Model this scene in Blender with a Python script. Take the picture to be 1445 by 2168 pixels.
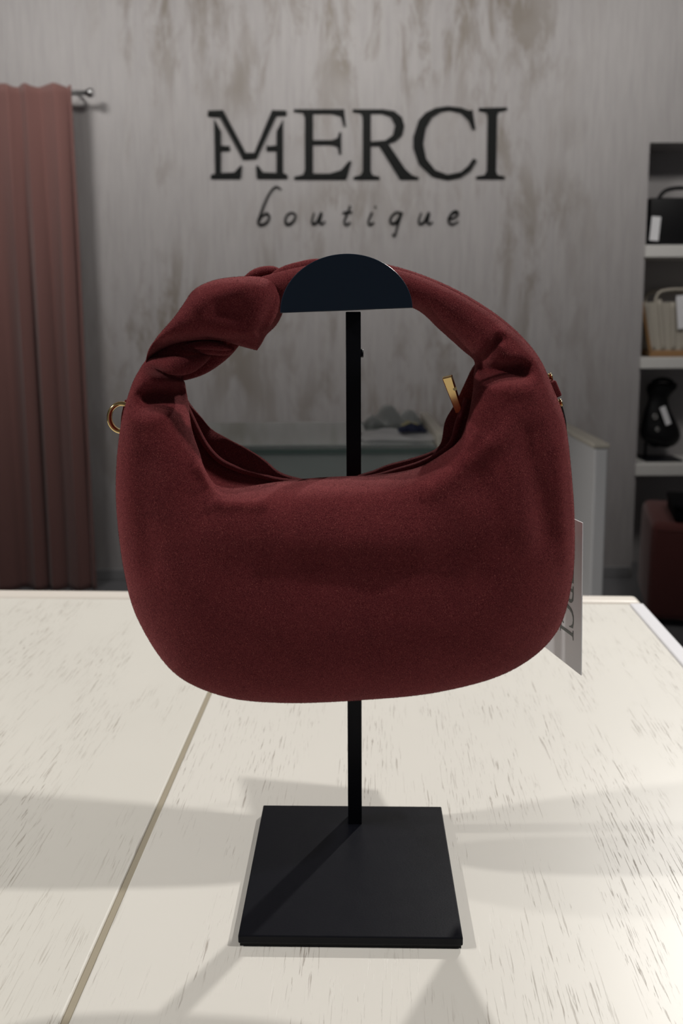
import bpy, bmesh, math, random
from mathutils import Vector, Matrix

sc = bpy.context.scene
for o in list(bpy.data.objects):
    bpy.data.objects.remove(o, do_unlink=True)
COL = sc.collection
R = math.radians

# ------------------------------------------------------------------ camera
F, CX, PY = 1740.0, 722.5, 890.0          # focal length and principal point in the 1445 x 2168 frame
EYE = Vector((0, 0, 1.23))
TH, RO = R(7.53), R(0.3)
fwd = Vector((0, math.cos(TH), -math.sin(TH)))
r0 = Vector((1, 0, 0)); u0 = Vector((0, math.sin(TH), math.cos(TH)))
rgt = r0 * math.cos(RO) - u0 * math.sin(RO)
upv = r0 * math.sin(RO) + u0 * math.cos(RO)
cd = bpy.data.cameras.new('camera'); cam = bpy.data.objects.new('camera', cd); COL.objects.link(cam)
cam.matrix_world = Matrix(((rgt.x, upv.x, -fwd.x, EYE.x), (rgt.y, upv.y, -fwd.y, EYE.y), (rgt.z, upv.z, -fwd.z, EYE.z), (0, 0, 0, 1)))
cd.sensor_fit = 'VERTICAL'; cd.sensor_height = 36; cd.sensor_width = 24
cd.lens = F / 2168 * 36
cd.shift_y = -(1084 - PY) / 2168
cd.clip_start = 0.02
cd.dof.use_dof = True; cd.dof.focus_distance = 0.44; cd.dof.aperture_fstop = 11.0
sc.camera = cam

def ray(x, y): return fwd + rgt * ((x - CX) / F) - upv * ((y - PY) / F)
def atY(x, y, Y):
    d = ray(x, y); return EYE + d * ((Y - EYE.y) / d.y)
def atZ(x, y, Z):
    d = ray(x, y); return EYE + d * ((Z - EYE.z) / d.z)

# ------------------------------------------------------------------ light and exposure
sc.view_settings.view_transform = 'Standard'; sc.view_settings.look = 'None'
sc.view_settings.gamma = 1; sc.view_settings.exposure = 0.3; sc.view_settings.use_curve_mapping = False
w = bpy.data.worlds.new('world'); sc.world = w; w.use_nodes = True
w.node_tree.nodes['Background'].inputs[0].default_value = (0.92, 0.95, 1.0, 1)
w.node_tree.nodes['Background'].inputs[1].default_value = 0.11

def spot(name, loc, target, power, size=0.03, angle=70, blend=0.6, col=(1, 0.965, 0.915)):
    l = bpy.data.lights.new(name, 'SPOT'); l.energy = power; l.shadow_soft_size = size
    l.spot_size = R(angle); l.spot_blend = blend; l.color = col
    o = bpy.data.objects.new(name, l); COL.objects.link(o); o.location = loc
    o.rotation_euler = (Vector(target) - Vector(loc)).to_track_quat('-Z', 'Y').to_euler()
    return o
CEIL = 2.85
TGT = (0, 0.5, 0.95)
# the shop's ceiling lamps, all above the frame: the four crossing shadows on the table and the wall that is brightest at its top give them
spot('ceiling_lamp_back_right_offscreen', (1.24, 2.42, 2.8), TGT, 138, 0.035, 60)
spot('ceiling_lamp_right_offscreen', (1.75, 0.22, 2.8), TGT, 92, 0.035, 60)
spot('ceiling_lamp_left_offscreen', (-2.20, 0.12, 2.8), TGT, 90, 0.035, 60)
spot('ceiling_lamp_far_left_offscreen', (-2.15, 0.48, 2.8), TGT, 45, 0.035, 60)
for nm, x, pw in (('left', -1.5, 68), ('middle', 0.0, 75), ('right', 1.5, 52)):
    spot('ceiling_lamp_by_wall_%s_offscreen' % nm, (x, 2.25, 2.8), (x, 3.7, 2.15), pw, 0.22, 125, 1.0)

# ------------------------------------------------------------------ helpers
def setp(o, label=None, cat=None, group=None, kind=None):
    if label: o['label'] = label
    if cat: o['category'] = cat
    if group: o['group'] = group
    if kind: o['kind'] = kind
    return o
def empty(name, loc, label, cat, group=None, rot=(0, 0, 0)):
    o = bpy.data.objects.new(name, None); COL.objects.link(o); o.location = loc; o.rotation_euler = rot
    o.empty_display_size = 0.05
    return setp(o, label, cat, group)
def link(name, me, mat, parent=None, smooth=True):
    o = bpy.data.objects.new(name, me); COL.objects.link(o)
    if mat: me.materials.clear(); me.materials.append(mat)
    if smooth:
        for p in me.polygons: p.use_smooth = True
    if parent:
        o.parent = parent
        o.matrix_parent_inverse = parent_world(parent).inverted()
    return o
def parent_world(p):
    m = Matrix.LocRotScale(p.location, p.rotation_euler, p.scale)
    if p.parent: m = parent_world(p.parent) @ p.matrix_parent_inverse @ m
    return m
def frombm(name, bm, mat, parent=None, smooth=False):
    bmesh.ops.recalc_face_normals(bm, faces=bm.faces)
    me = bpy.data.meshes.new(name); bm.to_mesh(me); bm.free()
    return link(name, me, mat, parent, smooth)
def pydata(name, v, f, mat, parent=None, smooth=True):
    me = bpy.data.meshes.new(name); me.from_pydata(v, [], f); me.update()
    bm = bmesh.new(); bm.from_mesh(me); bmesh.ops.remove_doubles(bm, verts=bm.verts, dist=1e-6)
    bmesh.ops.recalc_face_normals(bm, faces=bm.faces); bm.to_mesh(me); bm.free()
    return link(name, me, mat, parent, smooth)
def box(name, c, s, mat, parent=None, bev=0.0, rot=None, seg=2):
    bm = bmesh.new(); bmesh.ops.create_cube(bm, size=1)
    bmesh.ops.scale(bm, vec=s, verts=bm.verts)
    if bev > 0:
        bmesh.ops.bevel(bm, geom=bm.edges[:], offset=bev, segments=seg, profile=0.5, affect='EDGES')
    M = Matrix.Translation(c)
    if rot is not None: M = M @ rot.to_4x4()
    bm.transform(M)
    return frombm(name, bm, mat, parent, False)
def box2(name, lo, hi, mat, parent=None, bev=0.0, seg=2):
    lo, hi = Vector(lo), Vector(hi)
    return box(name, (lo + hi) / 2, hi - lo, mat, parent, bev, None, seg)
def cyl(name, a, b, r, mat, parent=None, n=24, r2=None, smooth=True):
    a, b = Vector(a), Vector(b); d = b - a
    bm = bmesh.new(); bmesh.ops.create_cone(bm, cap_ends=True, segments=n, radius1=r, radius2=r if r2 is None else r2, depth=d.length)
    bm.transform(Matrix.Translation((a + b) / 2) @ d.to_track_quat('Z', 'Y').to_matrix().to_4x4())
    o = frombm(name, bm, mat, parent, False)
    if smooth:
        for p in o.data.polygons: p.use_smooth = len(p.vertices) == 4
    return o
def cr(p, closed, n):
    """Catmull-Rom samples through tuples p."""
    out = []; m = len(p); segs = m if closed else m - 1
    for i in range(segs):
        if closed: a, b, c, d = p[(i - 1) % m], p[i], p[(i + 1) % m], p[(i + 2) % m]
        else: a, b, c, d = p[max(i - 1, 0)], p[i], p[i + 1], p[min(i + 2, m - 1)]
        for k in range(n):
            t = k / n
            out.append(tuple(0.5 * (2 * b[j] + (c[j] - a[j]) * t + (2 * a[j] - 5 * b[j] + 4 * c[j] - d[j]) * t * t + (3 * b[j] - a[j] - 3 * c[j] + d[j]) * t ** 3) for j in range(len(b))))
    if not closed: out.append(tuple(p[-1]))
    return out
def tube(name, pts, rad, mat, parent=None, n=12, flat=1.0, axis=None, sub=6):
    """Sweep of an ellipse along pts; rad per point; axis = direction of the second (flat) half-axis."""
    if not hasattr(rad, '__len__'): rad = [rad] * len(pts)
    q = cr([tuple(p) + (r,) for p, r in zip(pts, rad)], False, sub)
    P = [Vector(a[:3]) for a in q]; rr = [max(a[3], 1e-5) for a in q]
    V = []; Fc = []
    prev = None
    for i, p in enumerate(P):
        t = (P[min(i + 1, len(P) - 1)] - P[max(i - 1, 0)]).normalized()
        if axis is not None: a = Vector(axis)
        elif prev is not None: a = prev
        else: a = Vector((0, 0, 1)) if abs(t.z) < 0.9 else Vector((0, 1, 0))
        a = (a - t * a.dot(t)).normalized(); prev = a
        b = t.cross(a)
        for k in range(n):
            an = 2 * math.pi * k / n
            V.append(p + a * math.cos(an) * rr[i] * flat + b * math.sin(an) * rr[i])
    m = len(P)
    for i in range(m - 1):
        for k in range(n):
            Fc.append((i * n + k, i * n + (k + 1) % n, (i + 1) * n + (k + 1) % n, (i + 1) * n + k))
    Fc.append(tuple(range(n))); Fc.append(tuple((m - 1) * n + k for k in range(n)))
    return pydata(name, V, Fc, mat, parent)

# ------------------------------------------------------------------ materials
def mat(name, col, rough=0.6, metal=0.0, **kw):
    m = bpy.data.materials.new(name); m.use_nodes = True
    b = m.node_tree.nodes['Principled BSDF']
    b.inputs['Base Color'].default_value = (*col, 1); b.inputs['Roughness'].default_value = rough; b.inputs['Metallic'].default_value = metal
    for k, v in kw.items():
        b.inputs[k.replace('_', ' ')].default_value = v
    return m
def nodes(m): return m.node_tree.nodes, m.node_tree.links, m.node_tree.nodes['Principled BSDF']
def noise(m, scale, detail=4, rough=0.6, vec=None, dist=0.0):
    N, L, b = nodes(m)
    n = N.new('ShaderNodeTexNoise'); n.inputs['Scale'].default_value = scale; n.inputs['Detail'].default_value = detail
    n.inputs['Roughness'].default_value = rough; n.inputs['Distortion'].default_value = dist
    if vec is not None: L.new(vec, n.inputs['Vector'])
    return n.outputs['Fac']
def objvec(m, scale=(1, 1, 1), rot=(0, 0, 0)):
    N, L, b = nodes(m)
    t = N.new('ShaderNodeTexCoord'); mp = N.new('ShaderNodeMapping')
    mp.inputs['Scale'].default_value = scale; mp.inputs['Rotation'].default_value = rot
    L.new(t.outputs['Object'], mp.inputs['Vector']); return mp.outputs['Vector']
def ramp(m, fac, stops):
    N, L, b = nodes(m)
    r = N.new('ShaderNodeValToRGB'); e = r.color_ramp.elements
    while len(e) < len(stops): e.new(0.5)
    for el, (p, c) in zip(e, stops):
        el.position = p; el.color = (c, c, c, 1) if not hasattr(c, '__len__') else (*c, 1)
    L.new(fac, r.inputs['Fac']); return r.outputs['Color']
def mixc(m, fac, a, b_, mode='MIX'):
    N, L, b = nodes(m)
    x = N.new('ShaderNodeMix'); x.data_type = 'RGBA'; x.blend_type = mode
    for s, v in ((x.inputs[0], fac), (x.inputs[6], a), (x.inputs[7], b_)):
        if hasattr(v, 'is_output'): L.new(v, s)
        elif hasattr(v, '__len__'): s.default_value = (*v, 1)
        else: s.default_value = v
    return x.outputs[2]
def bump(m, h, strength, dist):
    N, L, b = nodes(m)
    n = N.new('ShaderNodeBump'); n.inputs['Strength'].default_value = strength; n.inputs['Distance'].default_value = dist
    L.new(h, n.inputs['Height']); L.new(n.outputs['Normal'], b.inputs['Normal'])
def base(m, c): nodes(m)[1].new(c, nodes(m)[2].inputs['Base Color'])
def mul(m, a, b_):
    N, L, b = nodes(m)
    x = N.new('ShaderNodeMath'); x.operation = 'MULTIPLY'
    L.new(a, x.inputs[0])
    if hasattr(b_, 'is_output'): L.new(b_, x.inputs[1])
    else: x.inputs[1].default_value = b_
    return x.outputs[0]

SUEDE = mat('burgundy_suede', (0.16, 0.022, 0.026), 0.95, 0, Sheen_Weight=0.42, Sheen_Roughness=0.45, Specular_IOR_Level=0.1)
nodes(SUEDE)[2].inputs['Sheen Tint'].default_value = (0.75, 0.28, 0.28, 1)
v = objvec(SUEDE)
n1 = noise(SUEDE, 55, 4, 0.6, v); n2 = noise(SUEDE, 1900, 3, 0.7, v); n3 = noise(SUEDE, 700, 2, 0.6, v)
c = mixc(SUEDE, ramp(SUEDE, n1, [(0.3, 0.0), (0.7, 1.0)]), (0.084, 0.010, 0.0155), (0.128, 0.0175, 0.023))
c = mixc(SUEDE, ramp(SUEDE, n2, [(0.38, 0.0), (0.66, 1.0)]), c, (0.24, 0.050, 0.053))
c = mixc(SUEDE, ramp(SUEDE, n3, [(0.76, 0.0), (0.80, 0.7)]), c, (0.55, 0.2, 0.14))
base(SUEDE, c); bump(SUEDE, n2, 0.6, 0.0008)
GOLD = mat('polished_gold', (0.83, 0.60, 0.27), 0.16, 1.0)
BLACK = mat('black_powder_coat', (0.0045, 0.005, 0.008), 0.42, 0, Specular_IOR_Level=0.16)
v = objvec(BLACK); nb = noise(BLACK, 90, 6, 0.7, v)
nodes(BLACK)[1].new(ramp(BLACK, nb, [(0.3, 0.40), (0.7, 0.46)]), nodes(BLACK)[2].inputs['Roughness'])
bump(BLACK, noise(BLACK, 900, 2, 0.5, v), 0.08, 0.0004)
NAVY = mat('dark_navy_lacquer', (0.009, 0.019, 0.038), 0.34, 0, Specular_IOR_Level=0.3)
bump(NAVY, noise(NAVY, 500, 3, 0.5, objvec(NAVY)), 0.05, 0.0003)
CARD = mat('white_card', (0.80, 0.80, 0.83), 0.45)
INK = mat('grey_ink', (0.045, 0.055, 0.05), 0.35)
CORD = mat('black_cord', (0.006, 0.006, 0.007), 0.8)
SIGN = mat('black_acrylic', (0.007, 0.008, 0.008), 0.6, 0, Specular_IOR_Level=0.15)

# painted wood: cream paint with worn pores along the grain (grain runs along local Y)
def wood(name, paint, pore, seed, lo, hi):
    m = mat(name, paint, 0.38, 0, Specular_IOR_Level=0.4)
    N, L, b = nodes(m)
    t = N.new('ShaderNodeTexCoord')
    def vv(s, off):
        mp = N.new('ShaderNodeMapping'); mp.inputs['Scale'].default_value = s; mp.inputs['Location'].default_value = off
        L.new(t.outputs['Object'], mp.inputs['Vector']); return mp.outputs['Vector']
    p1 = noise(m, 1.0, 5, 0.62, vv((900, 38, 1), (seed, seed * 2, 0)), 0.6)
    p2 = noise(m, 1.0, 3, 0.5, vv((26, 7, 1), (seed * 3, 1, 0)), 0.3)
    p3 = noise(m, 1.0, 3, 0.5, vv((5, 5, 1), (seed * 5, 4, 0)))
    pores = ramp(m, p1, [(lo, 0.0), (hi, 1.0)])
    msk = ramp(m, p2, [(0.44, 0.0), (0.62, 1.0)])
    fac = mul(m, pores, msk)
    c = mixc(m, ramp(m, p3, [(0.35, 0.0), (0.65, 1.0)]), paint, tuple(x * 0.955 for x in paint))
    c = mixc(m, mul(m, fac, 0.75), c, pore)
    base(m, c)
    inv = N.new('ShaderNodeInvert'); L.new(fac, inv.inputs['Color'])
    bump(m, inv.outputs['Color'], 0.35, 0.0008)
    return m
WOOD_A = wood('white_painted_oak_fine', (0.72, 0.70, 0.645), (0.27, 0.22, 0.17), 3.1, 0.57, 0.65)
WOOD_B = wood('white_painted_oak', (0.72, 0.70, 0.65), (0.22, 0.175, 0.14), 7.7, 0.585, 0.66)
TRIM = mat('cream_edge_lipping', (0.74, 0.69, 0.63), 0.4)
ALU = mat('white_edge_strip', (0.80, 0.80, 0.84), 0.28)
FILL = mat('tan_joint', (0.34, 0.30, 0.225), 0.7)
WHITE = mat('white_laminate', (0.72, 0.72, 0.72), 0.4)
CREAM = mat('cream_laminate', (0.62, 0.58, 0.50), 0.5)

# plaster wall with worn vertical brush marks
WALL = mat('grey_decorative_plaster', (0.36, 0.34, 0.33), 0.55)
N, L, b = nodes(WALL); t = N.new('ShaderNodeTexCoord')
def wv(s, o=(0, 0, 0)):
    mp = N.new('ShaderNodeMapping'); mp.inputs['Scale'].default_value = s; mp.inputs['Location'].default_value = o
    L.new(t.outputs['Object'], mp.inputs['Vector']); return mp.outputs['Vector']
a1 = noise(WALL, 1.0, 6, 0.68, wv((9, 1, 2.6)), 0.5)
a2 = noise(WALL, 1.0, 3, 0.5, wv((1.5, 1, 1.3), (2.3, 0, 0.7)), 0.0)
a3 = noise(WALL, 1.0, 5, 0.6, wv((60, 1, 5)), 0.2)
gx = N.new('ShaderNodeSeparateXYZ'); L.new(t.outputs['Object'], gx.inputs[0])
worn = mul(WALL, ramp(WALL, a1, [(0.47, 0.0), (0.60, 1.0)]), ramp(WALL, a2, [(0.36, 0.0), (0.56, 1.0)]))
mr = N.new('ShaderNodeMapRange'); mr.inputs[1].default_value = -1.5; mr.inputs[2].default_value = 1.9; mr.inputs[3].default_value = 1.0; mr.inputs[4].default_value = 0.0
mr.interpolation_type = 'SMOOTHSTEP'
ab = N.new('ShaderNodeMath'); ab.operation = 'ABSOLUTE'; L.new(gx.outputs[0], ab.inputs[0])
mr.inputs[1].default_value = 0.75; mr.inputs[2].default_value = 1.35; L.new(ab.outputs[0], mr.inputs[0])
worn = mul(WALL, worn, mr.outputs[0])
c = mixc(WALL, ramp(WALL, a3, [(0.3, 0.0), (0.7, 1.0)]), (0.345, 0.328, 0.332), (0.405, 0.386, 0.388))
c = mixc(WALL, mul(WALL, worn, 0.8), c, (0.185, 0.155, 0.125))
base(WALL, c); bump(WALL, a1, 0.15, 0.01)
FLOOR = mat('grey_floor', (0.16, 0.16, 0.17), 0.35)
base(FLOOR, mixc(FLOOR, noise(FLOOR, 3, 5, 0.6, objvec(FLOOR)), (0.13, 0.13, 0.14), (0.19, 0.19, 0.2)))
CEILM = mat('ceiling_paint', (0.6, 0.6, 0.6), 0.8)
SIDEW = mat('side_wall_paint', (0.40, 0.385, 0.37), 0.8)

# ------------------------------------------------------------------ room
WY = 3.70
NX = atY(1360, 650, WY).x                 # left edge of the recess
NZ = atY(1400, 302, WY).z                 # top of the recess
ND = 0.23
def structure(o): o['kind'] = 'structure'; return o
structure(box2('floor', (-3.2, -3.2, -0.05), (3.2, WY + 0.6, 0), FLOOR))
structure(box2('ceiling', (-3.2, -3.2, CEIL), (3.2, WY + 0.6, CEIL + 0.08), CEILM))
wb = bmesh.new()
for lo, hi in (((-3.2, WY, 0), (NX, WY + ND + 0.1, CEIL)), ((NX, WY, NZ), (2.75, WY + ND + 0.1, CEIL)), ((NX, WY + ND, 0), (2.75, WY + ND + 0.1, NZ)), ((2.75, WY, 0), (3.2, WY + ND + 0.1, CEIL))):
    g = bmesh.ops.create_cube(wb, size=1)['verts']
    lo, hi = Vector(lo), Vector(hi)
    bmesh.ops.scale(wb, vec=hi - lo, verts=g); bmesh.ops.translate(wb, vec=(lo + hi) / 2, verts=g)
structure(frombm('wall_back', wb, WALL))
NICHE = mat('recess_paint', (0.375, 0.357, 0.36), 0.7)
structure(box2('wall_recess', (NX, WY + ND - 0.006, 0), (2.75, WY + ND + 0.001, NZ), NICHE))
structure(box2('wall_left', (-3.3, -3.2, 0), (-3.2, WY + 0.46, CEIL), SIDEW))
structure(box2('wall_right', (3.2, -3.2, 0), (3.3, WY + 0.46, CEIL), SIDEW))
structure(box2('baseboard_back', (-3.2, WY - 0.012, 0), (NX - 0.01, WY, 0.05), mat('baseboard_paint', (0.25, 0.25, 0.26), 0.5), bev=0.003))

# ------------------------------------------------------------------ wall sign
def z8(p): return (420 + p[0] / 2.125, 200 + p[1] / 2.125)
LET = {
 'M': [[[(42,72),(110,70),(212,262),(250,262),(330,70),(395,72),(395,92),(352,92),(262,285),(200,290),(95,98),(42,95)]],
       [[(70,110),(100,165),(100,228),(130,232),(138,228),(140,250),(100,250),(100,352),(160,350),(188,320),(195,320),(190,375),(55,375),(55,362),(75,355)]],
       [[(380,110),(350,165),(350,228),(315,232),(305,228),(305,250),(350,250),(350,352),(290,350),(268,320),(258,320),(262,375),(400,375),(400,362),(380,352)]]],
 'E': [[[(428,66),(655,66),(662,140),(652,140),(640,95),(600,82),(515,82),(515,205),(600,205),(625,195),(632,170),(642,170),(642,265),(632,265),(625,232),(600,222),(515,222),(515,355),(590,355),(640,340),(675,300),(688,300),(665,378),(430,378),(430,370),(470,360),(478,340),(478,100),(470,78),(428,74)]]],
 'R': [[[(693,66),(830,66),(880,74),(915,102),(926,140),(916,180),(888,206),(852,218),(930,335),(960,362),(990,372),(990,378),(905,378),(812,228),(775,228),(775,345),(782,362),(815,370),(815,378),(697,378),(697,370),(728,362),(738,345),(738,100),(730,80),(693,74)],
        [(775,82),(825,82),(865,98),(884,138),(874,182),(840,206),(775,211)]]],
 'C': [[[(1218,72),(1232,68),(1245,155),(1232,155),(1215,115),(1180,80),(1130,68),(1090,74),(1050,100),(1022,150),(1010,220),(1025,290),(1065,340),(1120,360),(1180,348),(1215,318),(1235,288),(1252,295),(1225,340),(1180,370),(1120,381),(1050,365),(990,310),(966,240),(966,190),(990,115),(1020,82),(1065,60),(1120,52),(1180,58)]]],
 'I': [[[(1262,60),(1388,57),(1388,66),(1350,74),(1342,95),(1338,345),(1345,362),(1378,368),(1378,376),(1250,376),(1250,368),(1285,362),(1298,345),(1302,95),(1295,76),(1262,70)]]],
}
def glyph_mesh(name, rings, depth, bev=0.0):
    """filled outline with holes, extruded by depth; rings in local XY metres"""
    cu = bpy.data.curves.new(name, 'CURVE'); cu.dimensions = '2D'; cu.fill_mode = 'BOTH'; cu.extrude = depth / 2; cu.bevel_depth = bev
    for rg in rings:
        s = cu.splines.new('POLY'); s.points.add(len(rg) - 1); s.use_cyclic_u = True
        for q, p in zip(s.points, rg): q.co = (p[0], p[1], 0, 1)
    o = bpy.data.objects.new(name, cu); COL.objects.link(o)
    dg = bpy.context.evaluated_depsgraph_get()
    me = bpy.data.meshes.new_from_object(o.evaluated_get(dg)); me.name = name
    bpy.data.objects.remove(o, do_unlink=True); bpy.data.curves.remove(cu)
    return me
LD = 0.012
RX = Matrix.Rotation(R(90), 4, 'X')       # local XY outline -> world XZ
def wall_glyph(name, rings, parent=None):
    P = [[atY(*z8(p), WY - LD) for p in rg] for rg in rings]
    o3 = P[0][0]
    me = glyph_mesh(name, [[(q.x - o3.x, q.z - o3.z) for q in rg] for rg in P], LD)
    me.transform(Matrix.Translation((o3.x, WY - LD / 2 + 0.0005, o3.z)) @ RX)
    return link(name, me, SIGN, parent, False)
desc = {'M': 'black serif letter M cut with gaps, first of the wall sign', 'E': 'black serif letter E on the wall sign', 'R': 'black serif letter R on the wall sign',
        'C': 'black serif letter C on the wall sign', 'I': 'black serif letter I ending the big wall sign word'}
for ch, pieces in LET.items():
    if len(pieces) == 1:
        setp(wall_glyph('sign_letter', pieces[0]), desc[ch], 'letter', 'large letters of the wall sign')
    else:
        q = atY(*z8((220, 375)), WY)
        e = empty('sign_letter', (q.x, WY - LD / 2, q.z), desc[ch], 'letter', 'large letters of the wall sign')
        for pc in pieces: wall_glyph('letter_stroke', pc, e)
SCR = [('b', 'first', [[(372,428),(348,415),(322,440),(297,490),(277,545),(268,575),(282,586),(306,575),(318,552),(308,535),(287,545),(274,568)]]),
 ('o', '', [[(420,530),(400,540),(390,565),(396,582),(415,580),(432,560),(435,540),(420,530)]]),
 ('u', 'between o and t', [[(520,532),(510,568),(516,582),(535,570),(552,532),(546,570),(554,583),(570,570)]]),
 ('t', '', [[(682,500),(667,540),(655,572),(664,586),(682,575)], [(648,532),(690,528)]]),
 ('i', '', [[(780,530),(764,570),(770,586),(788,575)], [(793,507),(797,503)]]),
 ('q', '', [[(912,532),(888,530),(867,550),(862,572),(878,580),(898,562),(914,530),(898,580),(882,635),(872,626)]]),
 ('u', 'between q and e', [[(1002,532),(990,568),(998,582),(1016,570),(1036,532),(1030,570),(1038,583),(1052,572)]]),
 ('e', '', [[(1128,562),(1152,553),(1166,535),(1155,525),(1135,540),(1124,568),(1140,584),(1168,570)]])]
for ch, extra, strokes in SCR:
    q = atY(*z8(strokes[0][0]), WY)
    lab = 'small black script letter %s%s on the wall sign' % (ch, (' ' + extra) if extra else '')
    if len(strokes) == 1:
        P = [atY(*z8(p), WY - 0.006) for p in strokes[0]]
        nn = len(P); rr = [0.0032 + 0.0026 * math.sin(math.pi * i / (nn - 1)) for i in range(nn)]
        setp(tube('script_letter', P, rr, SIGN, None, 8), lab, 'letter', 'small letters of the wall sign')
    else:
        e = empty('script_letter', (q.x, WY - 0.006, q.z), lab, 'letter', 'small letters of the wall sign')
        for st in strokes:
            P = [atY(*z8(p), WY - 0.006) for p in st]
            tube('letter_stroke', P, 0.0045, SIGN, e, 8)

# ------------------------------------------------------------------ curtain
CUR = mat('dusty_rose_curtain', (0.20, 0.094, 0.085), 0.9, 0, Sheen_Weight=0.3)
bump(CUR, noise(CUR, 900, 2, 0.5, objvec(CUR)), 0.15, 0.001)
CYD = 3.56
xr_t = atY(150, 190, CYD).x; xr_b = atY(203, 1240, CYD).x
xl = atY(-170, 190, CYD).x
zt = atY(80, 181, CYD).z; zb = atY(80, 1251, CYD).z
rodz = atY(180, 190, CYD).z
ct = empty('curtain', ((xl + xr_t) / 2, CYD, zb), 'dusty rose pleated curtain hanging to the floor from a rod', 'curtain')
nu, nv = 240, 60
V = []; Fc = []
rnd = random.Random(4)
ph = [rnd.uniform(-0.5, 0.5) for _ in range(12)]
for j in range(nv + 1):
    s = j / nv; z = zt + (zb - zt) * s
    for i in range(nu + 1):
        u = i / nu
        xr = xr_t + (xr_b - xr_t) * s ** 1.1
        x = xl + (xr - xl) * u
        wv_ = u * 5.2 + 0.25 * math.sin(u * 7 + 1) + 0.12 * math.sin(u * 19)
        amp = 0.012 + 0.020 * min(1, s * 2.2)
        y = CYD + amp * math.sin(2 * math.pi * wv_ + 0.5 * math.sin(3 * s + u * 4)) + 0.005 * s * math.sin(2 * math.pi * wv_ * 2.1 + 1.7)
        y -= 0.02 * math.exp(-((s - 0.004) / 0.02) ** 2) * 0.3
        zz = z + (0.006 * math.sin(2 * math.pi * wv_ * 0.9) if j == 0 else 0)
        V.append((x + 0.008 * math.sin(2 * math.pi * wv_ * 2) * (0.3 + s), y, zz))
for j in range(nv):
    for i in range(nu):
        a = j * (nu + 1) + i; Fc.append((a, a + 1, a + nu + 2, a + nu + 1))
cl = pydata('cloth', V, Fc, CUR, ct)
so = cl.modifiers.new('s', 'SOLIDIFY'); so.thickness = 0.003; so.offset = 0
tube('side_hem', [(xr_t + (xr_b - xr_t) * (k / 8) ** 1.1 - 0.004, CYD + 0.004 * math.sin(k), zt + (zb - zt) * k / 8) for k in range(9)], 0.006, CUR, ct, 8)
ROD = mat('brushed_steel', (0.45, 0.45, 0.46), 0.3, 1.0)
rt = empty('curtain_rod', (xr_t, CYD + 0.05, rodz), 'slim grey metal curtain rod with a round end cap', 'curtain rod')
xe = atY(178, 190, CYD).x
rodo = cyl('rod', (xl - 0.3, CYD + 0.05, rodz), (xe, CYD + 0.05, rodz), 0.011, ROD, rt)
cyl('end_cap', (xe, CYD + 0.05, rodz), (xe + 0.022, CYD + 0.05, rodz), 0.019, ROD, rodo)
cyl('bracket', (xe - 0.05, CYD + 0.05, rodz), (xe - 0.05, WY, rodz), 0.007, ROD, rt)

# ------------------------------------------------------------------ shelves in the recess and what stands on them
SH = mat('white_shelf_board', (0.70, 0.69, 0.67), 0.45)
shz = []
for py0, py1, lab in ((519, 545, 'white shelf board under the black handbag'), (757, 780, 'white shelf board under the woven cream tote'), (982, 1006, 'white shelf board under the small black bucket bag')):
    za, zb_ = atY(1400, py0, WY).z, atY(1400, py1, WY).z
    shz.append(za)
    setp(box2('shelf_board', (NX - 0.004, WY + 0.0 - 0.015, zb_), (2.75, WY + ND - 0.006, za), SH, None, 0.003), lab, 'shelf', 'shelf boards in the wall recess')
BLEA = mat('black_leather', (0.004, 0.004, 0.005), 0.5, 0, Specular_IOR_Level=0.25)
def puffbox(name, lo, hi, mt, parent, taper=0.0, bev=0.02, seg=4):
    bm = bmesh.new(); bmesh.ops.create_cube(bm, size=1)
    lo, hi = Vector(lo), Vector(hi); s = hi - lo
    for q in bm.verts:
        k = 1 + taper * (0.5 if q.co.z > 0 else -0.5)
        q.co = Vector((q.co.x * s.x * k, q.co.y * s.y * k, q.co.z * s.z))
    bmesh.ops.bevel(bm, geom=bm.edges[:], offset=bev, segments=seg, profile=0.5, affect='EDGES')
    bm.transform(Matrix.Translation((lo + hi) / 2))
    o = frombm(name, bm, mt, parent, True); return o
SY = WY + 0.045
# black handbag on the top shelf
p0 = atY(1374, 418, SY); p1 = atY(1500, 519, SY)
z0 = shz[0]
hb = empty('handbag', ((p0.x + p1.x) / 2, SY + 0.06, z0), 'black box handbag with a white tag on the top shelf', 'handbag')
puffbox('body', (p0.x, SY, z0), (p1.x, SY + 0.13, p0.z), BLEA, hb, -0.02, 0.012)
q0 = atY(1392, 418, SY + 0.06); q1 = atY(1408, 404, SY + 0.06); q2 = atY(1440, 398, SY + 0.06); q3 = atY(1472, 404, SY + 0.06); q4 = atY(1488, 418, SY + 0.06)
tube('handle', [q0 - Vector((0, 0, 0.01)), q1, q2, q3, q4 - Vector((0, 0, 0.01))], 0.009, BLEA, hb, 10)
tg = box('price_tag', atY(1386, 484, SY - 0.012), (0.040, 0.002, 0.105), CARD, None, 0.0, Matrix.Rotation(R(4), 3, 'Y'))
setp(tg, 'small white tag hanging on the black box handbag', 'tag')
tg.parent = None
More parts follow.
